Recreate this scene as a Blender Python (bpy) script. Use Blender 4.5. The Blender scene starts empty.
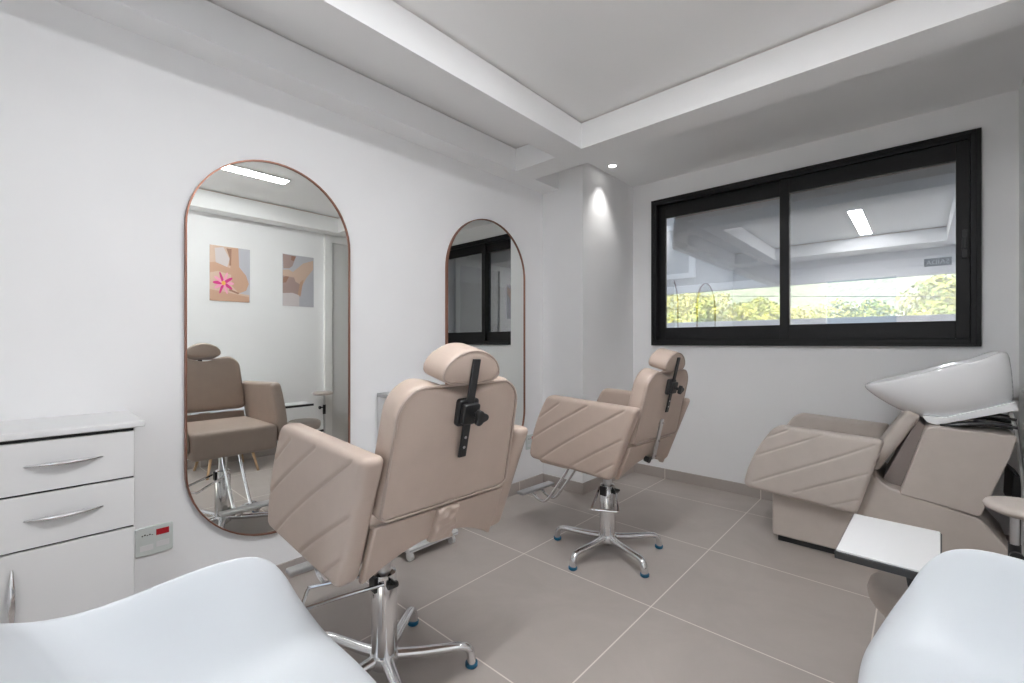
import bpy, bmesh, math, random
from mathutils import Vector, Matrix
random.seed(7)
C = bpy.context.scene.collection
PI = math.pi
R = math.radians

# ------------------------------------------------------------------ materials
def new_mat(name):
    m = bpy.data.materials.new(name); m.use_nodes = True
    nt = m.node_tree
    return m, nt, nt.nodes['Principled BSDF']

def mat(name, col, rough=.5, metal=0., noise=0., nscale=8., bump=0., bscale=120., coat=0., spec=.5):
    m, nt, b = new_mat(name)
    b.inputs['Base Color'].default_value = (*col, 1)
    b.inputs['Roughness'].default_value = rough
    b.inputs['Metallic'].default_value = metal
    b.inputs['Coat Weight'].default_value = coat
    b.inputs['Specular IOR Level'].default_value = spec
    tc = nt.nodes.new('ShaderNodeTexCoord')
    if noise:
        n = nt.nodes.new('ShaderNodeTexNoise'); n.inputs['Scale'].default_value = nscale
        n.inputs['Detail'].default_value = 5
        r = nt.nodes.new('ShaderNodeValToRGB')
        r.color_ramp.elements[0].position = .3; r.color_ramp.elements[1].position = .7
        r.color_ramp.elements[0].color = (*[c * (1 - noise) for c in col], 1)
        r.color_ramp.elements[1].color = (*[min(1, c * (1 + noise)) for c in col], 1)
        nt.links.new(tc.outputs['Object'], n.inputs['Vector'])
        nt.links.new(n.outputs['Fac'], r.inputs['Fac'])
        nt.links.new(r.outputs['Color'], b.inputs['Base Color'])
    if bump:
        n2 = nt.nodes.new('ShaderNodeTexNoise'); n2.inputs['Scale'].default_value = bscale
        bp = nt.nodes.new('ShaderNodeBump'); bp.inputs['Strength'].default_value = bump
        bp.inputs['Distance'].default_value = .002
        nt.links.new(tc.outputs['Object'], n2.inputs['Vector'])
        nt.links.new(n2.outputs['Fac'], bp.inputs['Height'])
        nt.links.new(bp.outputs['Normal'], b.inputs['Normal'])
    return m

def emit(name, col, s):
    m = bpy.data.materials.new(name); m.use_nodes = True
    nt = m.node_tree; nt.nodes.clear()
    e = nt.nodes.new('ShaderNodeEmission'); o = nt.nodes.new('ShaderNodeOutputMaterial')
    e.inputs['Color'].default_value = (*col, 1); e.inputs['Strength'].default_value = s
    nt.links.new(e.outputs[0], o.inputs[0])
    return m

M_wall = mat('wall_paint', (.87, .872, .878), .65, noise=.012, nscale=3, bump=.05, bscale=60)
M_ceil = mat('ceiling_paint', (.90, .905, .91), .8)
M_slit = mat('raw_board_edge', (.62, .50, .43), .9)
M_leather = mat('beige_leatherette', (.478, .382, .322), .40, noise=.03, nscale=14, bump=.12, bscale=420)
M_leather_w = mat('sand_leatherette', (.54, .48, .435), .42, noise=.03, nscale=12, bump=.1, bscale=420)
M_mauve = mat('dark_mauve', (.27, .23, .215), .5, bump=.1, bscale=300)  # darker, greyer tone than the rest of the upholstery
M_leather_in = mat('beige_leatherette_trim', (.39, .315, .27), .45, bump=.1, bscale=400)
M_chrome = mat('chrome', (.78, .78, .79), .13, 1.0)
M_steel = mat('satin_steel', (.62, .62, .63), .30, 1.0)
M_black = mat('black_plastic', (.018, .018, .019), .38)
M_blackmetal = mat('black_powder_coat', (.011, .011, .012), .45, noise=.1, nscale=40, spec=.3)
M_teal = mat('teal_glide', (.005, .10, .19), .3)
M_white_lam = mat('white_laminate', (.72, .72, .722), .30, noise=.008, nscale=5)
M_gap = mat('dark_gap', (.03, .03, .03), .8)
M_white_pl = mat('white_shell_plastic', (.60, .63, .66), .45, noise=.006, nscale=4)
M_ceramic = mat('white_ceramic', (.88, .885, .90), .10, coat=.5)
M_copper = mat('copper_frame', (.27, .13, .09), .38, .75)
M_trimgrey = mat('grey_trim', (.45, .45, .46), .4)
M_outlet = mat('outlet_plastic', (.62, .66, .64), .35)
M_red = mat('red_module', (.45, .01, .02), .4)
M_ink = mat('ink', (.06, .06, .06), .6)
M_wood = mat('pale_wood', (.50, .33, .19), .5, noise=.15, nscale=20)
M_signgrey = mat('sign_panel', (.16, .17, .165), .5)
M_signtext = mat('sign_letter', (.75, .76, .75), .5)
M_led = emit('led_diffuser', (.97, .98, 1.), 48.)
M_spot = emit('downlight_lens', (1., .98, .95), 9.)
M_bounce = mat('bounce_paving', (.50, .49, .46), .8, noise=.08, nscale=3)  # surface of the added ground behind the camera
M_door = mat('door_paint', (.70, .70, .69), .45)
M_doortrim = mat('door_casing_paint', (.86, .86, .85), .5)
M_extwhite = mat('exterior_white_paint', (.74, .77, .84), .7)
M_extgrey = mat('exterior_grey_render', (.36, .40, .46), .8, noise=.04, nscale=3)
M_ground = mat('ground_soil', (.10, .10, .095), .9, noise=.2, nscale=2)
M_hill = mat('hill_vegetation', (.23, .27, .19), .9, noise=.5, nscale=2.2)
M_bark = mat('bark', (.16, .11, .07), .9, noise=.2, nscale=12)
M_cable = mat('cable_black', (.02, .02, .02), .6)
M_hose = mat('grey_hose', (.50, .50, .49), .35)

def leaf_mat(name, c1, c2):
    m, nt, b = new_mat(name)
    tc = nt.nodes.new('ShaderNodeTexCoord')
    n = nt.nodes.new('ShaderNodeTexNoise'); n.inputs['Scale'].default_value = 2.2
    r = nt.nodes.new('ShaderNodeValToRGB')
    r.color_ramp.elements[0].position = .35; r.color_ramp.elements[1].position = .65
    r.color_ramp.elements[0].color = (*c1, 1); r.color_ramp.elements[1].color = (*c2, 1)
    nt.links.new(tc.outputs['Object'], n.inputs['Vector'])
    nt.links.new(n.outputs['Fac'], r.inputs['Fac'])
    nt.links.new(r.outputs['Color'], b.inputs['Base Color'])
    b.inputs['Roughness'].default_value = .6
    return m
M_leaf = [leaf_mat('leaf_green', (.13, .22, .03), (.60, .58, .11)),
          leaf_mat('leaf_yellow', (.24, .30, .06), (.75, .68, .20)),
          leaf_mat('leaf_deep', (.14, .22, .04), (.45, .48, .10))]

def tile_mat(name, axes, p, off, gw=.0030):
    m, nt, b = new_mat(name)
    N = nt.nodes.new; L = nt.links.new
    tc = N('ShaderNodeTexCoord'); sp = N('ShaderNodeSeparateXYZ'); L(tc.outputs['Object'], sp.inputs[0])
    ds = []
    for ax, o in zip(axes, off):
        a = N('ShaderNodeMath'); a.operation = 'SUBTRACT'; a.inputs[1].default_value = o
        L(sp.outputs[ax], a.inputs[0])
        g = N('ShaderNodeMath'); g.operation = 'PINGPONG'; g.inputs[1].default_value = p / 2
        L(a.outputs[0], g.inputs[0]); ds.append(g)
    if len(ds) == 2:
        mn = N('ShaderNodeMath'); mn.operation = 'MINIMUM'
        L(ds[0].outputs[0], mn.inputs[0]); L(ds[1].outputs[0], mn.inputs[1])
    else:
        mn = ds[0]
    lt = N('ShaderNodeMath'); lt.operation = 'LESS_THAN'; lt.inputs[1].default_value = gw
    L(mn.outputs[0], lt.inputs[0])
    n1 = N('ShaderNodeTexNoise'); n1.inputs['Scale'].default_value = 2.3; n1.inputs['Detail'].default_value = 8
    n1.inputs['Roughness'].default_value = .6; n1.inputs['Distortion'].default_value = .6
    L(tc.outputs['Object'], n1.inputs['Vector'])
    r = N('ShaderNodeValToRGB')
    r.color_ramp.elements[0].position = .3; r.color_ramp.elements[1].position = .72
    r.color_ramp.elements[0].color = (.400, .358, .330, 1); r.color_ramp.elements[1].color = (.470, .425, .395, 1)
    L(n1.outputs['Fac'], r.inputs['Fac'])
    mx = N('ShaderNodeMix'); mx.data_type = 'RGBA'
    L(lt.outputs[0], mx.inputs['Factor']); L(r.outputs['Color'], mx.inputs['A'])
    mx.inputs['B'].default_value = (.74, .69, .64, 1)
    L(mx.outputs['Result'], b.inputs['Base Color'])
    b.inputs['Roughness'].default_value = .42
    b.inputs['Specular IOR Level'].default_value = .35
    return m
M_floor = tile_mat('taupe_tile_floor', ['X', 'Y'], .80, (-.95, 2.03))
M_base_x = tile_mat('taupe_tile_skirting_x', ['X'], .80, (-.95,))
M_base_y = tile_mat('taupe_tile_skirting_y', ['Y'], .80, (2.03,))

def glass_mat():
    m = bpy.data.materials.new('reflective_window_glass'); m.use_nodes = True
    nt = m.node_tree; nt.nodes.clear(); N = nt.nodes.new; L = nt.links.new
    o = N('ShaderNodeOutputMaterial'); mx = N('ShaderNodeMixShader')
    t = N('ShaderNodeBsdfTransparent'); t.inputs[0].default_value = (.96, .98, .98, 1)
    g = N('ShaderNodeBsdfGlossy'); g.inputs['Roughness'].default_value = 0
    g.inputs['Color'].default_value = (.98, .98, 1., 1)
    lw = N('ShaderNodeLayerWeight'); lw.inputs['Blend'].default_value = .35
    mr = N('ShaderNodeMapRange'); mr.inputs['To Min'].default_value = .34; mr.inputs['To Max'].default_value = .95
    L(lw.outputs['Fresnel'], mr.inputs['Value']); L(mr.outputs[0], mx.inputs[0])
    L(t.outputs[0], mx.inputs[1]); L(g.outputs[0], mx.inputs[2]); L(mx.outputs[0], o.inputs[0])
    return m
M_glass = glass_mat()
M_mirror = mat('silvered_mirror', (.86, .875, .85), .0, 1.0)

# ------------------------------------------------------------------ mesh helpers
def BM(): return bmesh.new()

def obj(name, bm, m, parent=None, angle=35, bevel=0, seg=2, sub=0, solid=0, loc=None, kind=None):
    bmesh.ops.recalc_face_normals(bm, faces=bm.faces[:])
    me = bpy.data.meshes.new(name); bm.to_mesh(me); bm.free()
    for mm in (m if isinstance(m, list) else [m]): me.materials.append(mm)
    if angle:
        for p in me.polygons: p.use_smooth = True
        me.set_sharp_from_angle(angle=R(angle))
    o = bpy.data.objects.new(name, me); C.objects.link(o)
    if parent: o.parent = parent
    if loc is not None: o.location = loc
    if bevel:
        b = o.modifiers.new('bevel', 'BEVEL'); b.width = bevel; b.segments = seg; b.limit_method = 'ANGLE'; b.angle_limit = R(40)
        b.harden_normals = False
    if solid:
        s = o.modifiers.new('solid', 'SOLIDIFY'); s.thickness = solid; s.offset = 0
    if sub:
        s = o.modifiers.new('sub', 'SUBSURF'); s.levels = sub; s.render_levels = sub
    if kind: o['kind'] = kind
    return o

def tag(o, label, cat, group=None):
    o['label'] = label; o['category'] = cat
    if group: o['group'] = group
    return o

def thing(name, label, cat, loc=(0, 0, 0), rz=0, group=None):
    o = bpy.data.objects.new(name, None); C.objects.link(o)
    o.empty_display_size = .1
    o.location = loc; o.rotation_euler = (0, 0, rz)
    return tag(o, label, cat, group)

def box(bm, x0, x1, y0, y1, z0, z1, mi=0):
    v = [bm.verts.new(p) for p in ((x0, y0, z0), (x1, y0, z0), (x1, y1, z0), (x0, y1, z0), (x0, y0, z1), (x1, y0, z1), (x1, y1, z1), (x0, y1, z1))]
    for f in ((0, 3, 2, 1), (4, 5, 6, 7), (0, 1, 5, 4), (1, 2, 6, 5), (2, 3, 7, 6), (3, 0, 4, 7)):
        bm.faces.new([v[i] for i in f]).material_index = mi
    return bm

def boxm(*a): return box(BM(), *a)

def prism(bm, pts, fn, a, b, mi=0):
    """polygon pts (2-D) carried from depth a to b by fn(u, v, depth)"""
    A = [bm.verts.new(fn(u, v, a)) for u, v in pts]; B = [bm.verts.new(fn(u, v, b)) for u, v in pts]
    n = len(pts)
    bm.faces.new(A).material_index = mi; bm.faces.new(B[::-1]).material_index = mi
    for i in range(n):
        bm.faces.new([A[i], B[i], B[(i + 1) % n], A[(i + 1) % n]]).material_index = mi
    return bm

def round_poly(pts, rad, seg=6):
    out = []; n = len(pts)
    for i in range(n):
        p0, p1, p2 = Vector(pts[i - 1]), Vector(pts[i]), Vector(pts[(i + 1) % n])
        r = rad[i] if isinstance(rad, (list, tuple)) else rad
        if r <= 0: out.append(tuple(p1)); continue
        d0 = (p0 - p1).normalized(); d1 = (p2 - p1).normalized()
        a = p1 + d0 * r; b = p1 + d1 * r
        for k in range(seg + 1):
            t = k / seg
            q = a * (1 - t) ** 2 + p1 * 2 * t * (1 - t) + b * t * t
            out.append(tuple(q))
    return out

def smooth_path(pts, n=6, closed=False):
    P = [Vector(p) for p in pts]; out = []
    m = len(P)
    rng = range(m if closed else m - 1)
    for i in rng:
        if closed: p0, p1, p2, p3 = P[i - 1], P[i], P[(i + 1) % m], P[(i + 2) % m]
        else: p0, p1, p2, p3 = P[max(i - 1, 0)], P[i], P[i + 1], P[min(i + 2, m - 1)]
        for k in range(n):
            t = k / n
            out.append(.5 * ((2 * p1) + (p2 - p0) * t + (2 * p0 - 5 * p1 + 4 * p2 - p3) * t * t + (3 * p1 - p0 - 3 * p2 + p3) * t ** 3))
    if not closed: out.append(P[-1])
    return out

def tube(bm, pts, r, seg=10, closed=False, flat=1.0, mi=0):
    """r: radius or list of radii; flat scales the section's vertical radius"""
    P = [Vector(p) for p in pts]; n = len(P); rings = []
    for i, p in enumerate(P):
        if closed: t = P[(i + 1) % n] - P[i - 1]
        else: t = P[min(i + 1, n - 1)] - P[max(i - 1, 0)]
        t.normalize()
        up = Vector((0, 0, 1)) if abs(t.z) < .95 else Vector((1, 0, 0))
        if i and abs(t.dot(prev_a)) < .9: a = (prev_a - t * t.dot(prev_a)).normalized()
        else: a = t.cross(up).normalized()
        prev_a = a
        b = t.cross(a).normalized()
        rr = r[i] if isinstance(r, (list, tuple)) else r
        rings.append([bm.verts.new(p + a * rr * math.cos(2 * PI * k / seg) + b * rr * flat * math.sin(2 * PI * k / seg)) for k in range(seg)])
    for i in range(n if closed else n - 1):
        A, B = rings[i], rings[(i + 1) % n]
        for k in range(seg): bm.faces.new([A[k], A[(k + 1) % seg], B[(k + 1) % seg], B[k]]).material_index = mi
    if not closed:
        bm.faces.new(rings[0]).material_index = mi; bm.faces.new(rings[-1][::-1]).material_index = mi
    return bm

def lathe(bm, prof, seg=32, c=(0, 0, 0)):
    rings = []
    for r, z in prof:
        if r < 1e-6: rings.append([bm.verts.new((c[0], c[1], c[2] + z))])
        else: rings.append([bm.verts.new((c[0] + r * math.cos(2 * PI * k / seg), c[1] + r * math.sin(2 * PI * k / seg), c[2] + z)) for k in range(seg)])
    for A, B in zip(rings, rings[1:]):
        for k in range(seg):
            k2 = (k + 1) % seg
            if len(A) == 1 and len(B) == 1: continue
            if len(A) == 1: bm.faces.new([A[0], B[k], B[k2]])
            elif len(B) == 1: bm.faces.new([A[k], B[0], A[k2]])
            else: bm.faces.new([A[k], B[k], B[k2], A[k2]])
    for ring, rev in ((rings[0], 0), (rings[-1], 1)):
        if len(ring) > 1: bm.faces.new(ring[::-1] if rev else ring)
    return bm

def seg_dist(px, py, a, b):
    ax, ay = a; bx, by = b
    dx, dy = bx - ax, by - ay
    t = max(0, min(1, ((px - ax) * dx + (py - ay) * dy) / (dx * dx + dy * dy)))
    return math.hypot(px - ax - t * dx, py - ay - t * dy)

def cushion(bm, P, Ls, Lt, T, r, c=.03, puff=0., seams=(), step=.02, sd=.006, sw=.0065, back_seams=False, ell=False):
    """upholstered slab. P(s, t, w): point at s, t in -1..1 and offset w along the thickness. Ls, Lt: half sizes in metres,
    T thickness, r edge roundover, c corner radius (or four: s-t-, s+t-, s+t+, s-t+), seams: stitched grooves as (s,t) pairs."""
    def axis(L):
        e = [0, .08 * r, .25 * r, .5 * r, .8 * r, 1.15 * r]
        n = max(4, int((2 * L - 2.3 * r) / step))
        lo = [-L + q for q in e]; hi = [L - q for q in e[::-1]]
        mid = [lo[-1] + (hi[0] - lo[-1]) * k / n for k in range(1, n)]
        return [q / L for q in lo + mid + hi]
    S, Tt = axis(Ls), axis(Lt)
    cc = c if isinstance(c, (list, tuple)) else (c,) * 4
    top, bot = {}, {}
    for i, s in enumerate(S):
        for j, t in enumerate(Tt):
            q = cc[(0 if s < 0 else 1) if t < 0 else (3 if s < 0 else 2)]
            cs, ct = (1., 1.) if ell else (min(1, q / Ls), min(1, q / Lt))
            s2, t2 = s, t
            dx = (abs(s) - (1 - cs)) / cs; dy = (abs(t) - (1 - ct)) / ct
            if dx > 0 and dy > 0:
                k = max(dx, dy) / math.hypot(dx, dy)
                s2 = math.copysign(1 - cs + dx * k * cs, s); t2 = math.copysign(1 - ct + dy * k * ct, t)
            e = min((1 - abs(s)) * Ls, (1 - abs(t)) * Lt)
            f = math.sqrt(max(0, 1 - (1 - min(e / r, 1)) ** 2))
            w = T / 2 - r + r * f if r <= T / 2 else T / 2 * f
            pf = puff * (1 - s * s) * (1 - t * t)
            g = 0
            for a, b in seams:
                d = seg_dist(s2 * Ls, t2 * Lt, (a[0] * Ls, a[1] * Lt), (b[0] * Ls, b[1] * Lt))
                g = max(g, sd * math.exp(-(d / sw) ** 2))
            g *= min(1, e / r) if r else 1
            edge = i in (0, len(S) - 1) or j in (0, len(Tt) - 1)
            top[i, j] = bm.verts.new(P(s2, t2, w + pf - g))
            if edge and r > T / 2: bot[i, j] = top[i, j]
            else: bot[i, j] = bm.verts.new(P(s2, t2, -w - pf + (g if back_seams else 0)))
    nS, nT = len(S), len(Tt)
    for i in range(nS - 1):
        for j in range(nT - 1):
            bm.faces.new([top[i, j], top[i + 1, j], top[i + 1, j + 1], top[i, j + 1]])
            bm.faces.new([bot[i, j], bot[i, j + 1], bot[i + 1, j + 1], bot[i + 1, j]])
    if r <= T / 2:
        ring = [(i, 0) for i in range(nS - 1)] + [(nS - 1, j) for j in range(nT - 1)] + [(i, nT - 1) for i in range(nS - 1, 0, -1)] + [(0, j) for j in range(nT - 1, 0, -1)]
        for k in range(len(ring)):
            a, b = ring[k], ring[(k + 1) % len(ring)]
            bm.faces.new([top[a], bot[a], bot[b], top[b]])
    return bm

def outline_pts(P, Ls, Lt, c, w, ell=False, n=10):
    """points on a cushion's outline at offset w, for piping"""
    cc = c if isinstance(c, (list, tuple)) else (c,) * 4
    out = []
    for (sx, sy, q, a0) in ((1, 1, cc[2], 0), (-1, 1, cc[3], 90), (-1, -1, cc[0], 180), (1, -1, cc[1], 270)):
        cs, ct = (1., 1.) if ell else (min(1, q / Ls), min(1, q / Lt))
        for k in range(n + 1):
            a = R(a0 + 90 * k / n)
            s = sx * (1 - cs) + cs * math.cos(a); t = sy * (1 - ct) + ct * math.sin(a)
            out.append(P(s, t, w))
    return out

# ------------------------------------------------------------------ the room
XL, XR, YF, YN = -2.50, .442, 4.045, -.50      # left, right, far (window) and near walls
ZC, ZB = 2.785, 2.596                           # ceiling, underside of the dropped beams
PX, PY = -2.076, 3.158                          # corner pillar's side and front
S = 'structure'
obj('floor', boxm(XL - .15, XR + .15, YN - .15, YF + .15, -.1, 0), M_floor, kind=S)
obj('ceiling', boxm(XL - .15, XR + .15, YN - .15, YF + .15, ZC, ZC + .1), M_ceil, kind=S)
obj('wall_left', boxm(XL - .15, XL, YN, YF, 0, ZC), M_wall, kind=S)
obj('wall_right', boxm(XR, XR + .15, YN, YF, 0, ZC), M_wall, kind=S)
bm = BM(); NX0, NX1, NZ = -1.10, -.25, 2.25      # unseen opening added behind the camera to let fill daylight in
box(bm, XL - .15, NX0, YN - .15, YN, 0, ZC); box(bm, NX1, XR + .15, YN - .15, YN, 0, ZC); box(bm, NX0, NX1, YN - .15, YN, NZ, ZC)
obj('wall_near', bm, M_wall, angle=0, kind=S)
obj('wall_sky_block', boxm(-9, 9, -9.3, -9, -.02, 4.2), M_extgrey, kind=S)  # unseen wall added to keep bright sky out of the window reflection
obj('ground_bounce', boxm(-14, XR + .15, -14, YN - .15, -.12, -.02), M_bounce, kind=S)  # unseen ground added outside the opening to bounce daylight indoors
obj('wall_pillar', boxm(XL, PX, PY, YF, 0, ZC), M_wall, kind=S)
WX0, WX1, WZ0, WZ1 = -1.875, .284, 1.238, 2.597  # window opening
bm = BM()
box(bm, XL - .15, WX0, YF, YF + .15, 0, ZC); box(bm, WX1, XR + .15, YF, YF + .15, 0, ZC)
box(bm, WX0, WX1, YF, YF + .15, 0, WZ0); box(bm, WX0, WX1, YF, YF + .15, WZ1, ZC)
obj('wall_far', bm, M_wall, angle=0, kind=S)

def beam(name, x0, x1, y0, y1, gap=(1, 1, 1, 1)):
    """dropped plaster beam with a narrow shadow gap under the ceiling; gap: which sides (x0, x1, y0, y1) have it"""
    g = .022
    o = obj(name, boxm(x0, x1, y0, y1, ZB, ZC - .014), M_ceil, kind=S)
    k = obj('shadow_gap', boxm(x0 + g * gap[0], x1 - g * gap[1], y0 + g * gap[2], y1 - g * gap[3], ZC - .014, ZC), M_slit, o)
    return o
CX = -2.325
beam('trim_1', XL, CX, YN, PY, (0, 1, 0, 0))
beam('trim_2', -1.94, -1.72, -.0, 2.60, (1, 1, 0, 0))
beam('trim_3', CX, .26, 2.60, 2.83, (0, 0, 1, 0))
beam('trim_4', .26, XR, YN, 2.83, (1, 0, 0, 0))
beam('trim_5', CX, .26, YN, .0, (0, 0, 0, 1))

BH = .092
obj('baseboard_left', boxm(XL, XL + .012, YN, PY - .012, 0, BH), M_base_y, kind=S)
bm = BM(); box(bm, XL, PX + .012, PY - .012, PY, 0, BH); box(bm, PX, PX + .012, PY, YF - .012, 0, BH)
obj('baseboard_pillar', bm, M_base_x, kind=S)
obj('baseboard_far', boxm(PX, XR, YF - .012, YF, 0, BH), M_base_x, kind=S)
obj('baseboard_right', boxm(XR - .012, XR, YN, 2.51, 0, BH), M_base_y, kind=S)

# door in the right wall (seen only in the mirror)
d = obj('door_1', boxm(XR - .012, XR, 2.60, 3.42, 0, 2.50), M_door, kind=S)
bm = BM(); box(bm, XR - .035, XR, 2.51, 2.60, 0, 2.59); box(bm, XR - .035, XR, 3.42, 3.51, 0, 2.59); box(bm, XR - .035, XR, 2.60, 3.42, 2.50, 2.59)
obj('casing', bm, M_doortrim, d)
bm = BM(); tube(bm, [(XR - .012, 3.35, 1.02), (XR - .06, 3.35, 1.02), (XR - .06, 3.24, 1.02)], .009)
obj('door_handle', bm, M_steel, d)

# ------------------------------------------------------------------ window
w = bpy.data.objects.new('window_1', None); C.objects.link(w); w.location = (0, YF, 0); w['kind'] = S
def ring(bm, x0, x1, z0, z1, fx, fz, y0, y1):
    box(bm, x0, x0 + fx, y0, y1, z0, z1); box(bm, x1 - fx, x1, y0, y1, z0, z1)
    box(bm, x0 + fx, x1 - fx, y0, y1, z0, z0 + fz); box(bm, x0 + fx, x1 - fx, y0, y1, z1 - fz, z1)
bm = BM(); ring(bm, WX0, WX1, WZ0, WZ1, .048, .05, -.028, .10); ring(bm, WX0 - .0, WX1 + .0, WZ0, WZ1, .022, .022, -.036, -.028)
obj('frame', bm, M_blackmetal, w, bevel=.003)
bm = BM(); ring(bm, WX0 + .048, -.755, WZ0 + .05, WZ1 - .05, .062, .115, .035, .068)
sa = obj('sash', bm, M_blackmetal, w, bevel=.003)
obj('pane', boxm(WX0 + .108, -.815, .049, .054, WZ0 + .163, WZ1 - .163), M_glass, sa, angle=0)
bm = BM(); ring(bm, -.818, WX1 - .048, WZ0 + .05, WZ1 - .05, .064, .115, -.006, .027)
sb = obj('sash', bm, M_blackmetal, w, bevel=.003)
obj('pane', boxm(-.756, WX1 - .110, .008, .013, WZ0 + .163, WZ1 - .163), M_glass, sb, angle=0)
bm = BM(); box(bm, .196, .226, -.020, -.006, 1.80, 1.98); box(bm, .202, .220, -.034, -.020, 1.855, 1.925)
obj('latch', bm, M_black, sb, bevel=.003)

# ------------------------------------------------------------------ lamps
led = thing('led_strip_light', 'long white linear ceiling light, seen only reflected in mirror and window', 'ceiling light', (-.55, .95, ZC))
obj('housing', boxm(-.075, .075, -.755, .755, -.012, 0), M_white_lam, led)
obj('diffuser', boxm(-.062, .062, -.74, .74, -.016, -.012), M_led, led, angle=0)
dl = thing('recessed_downlight', 'small round white spotlight in the low ceiling beside the corner pillar', 'ceiling light', (-1.953, 3.43, ZC))
bm = BM(); lathe(bm, [(.045, -.001), (.047, -.006), (.040, -.008), (.032, -.004), (.03, -.001)], 28)
obj('bezel', bm, M_white_lam, dl)
bm = BM(); lathe(bm, [(0, -.003), (.030, -.003), (.030, -.001), (0, -.001)], 24)
obj('lens', bm, M_spot, dl)
sp = bpy.data.lights.new('downlight_beam', 'SPOT'); sp.energy = 15; sp.spot_size = R(82); sp.spot_blend = 1; sp.shadow_soft_size = .02; sp.color = (1, .98, .95)
so = bpy.data.objects.new('downlight_beam', sp); C.objects.link(so); so.location = (-1.953, 3.43, ZC - .012); so.parent = None
so.rotation_euler = (0, 0, 0)

# ------------------------------------------------------------------ mirrors
def mirror(label, yc, zc, W, Hh):
    t = thing('arched_mirror', label, 'mirror', (XL, yc, zc))
    r = W / 2
    def pill(rad, hw):
        pts = []
        for k in range(33): a = PI * k / 32; pts.append((rad * math.cos(a), hw + rad * math.sin(a)))
        for k in range(33): a = PI + PI * k / 32; pts.append((rad * math.cos(a), -hw + rad * math.sin(a)))
        return pts
    hw = Hh / 2 - r
    bm = BM(); prism(bm, pill(r - .004, hw), lambda u, v, q: (q, u, v), .002, .018)
    obj('glass', bm, M_mirror, t, angle=20)
    bm = BM(); A = pill(r, hw); B = pill(r - .0065, hw); n = len(A)
    va = [[bm.verts.new((x, *p)) for p in P] for x, P in ((0.001, A), (.026, A), (.026, B), (.001, B))]
    for q in range(4):
        for i in range(n):
            bm.faces.new([va[q][i], va[q][(i + 1) % n], va[(q + 1) % 4][(i + 1) % n], va[(q + 1) % 4][i]])
    obj('frame', bm, M_copper, t, angle=50)
mirror('tall pill-shaped mirror in thin copper frame beside the white drawer cabinet', .908, 1.236, .80, 1.925)
mirror('tall pill-shaped copper-framed mirror that reflects the dark window', 2.463, 1.246, .848, 1.945)

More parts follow.
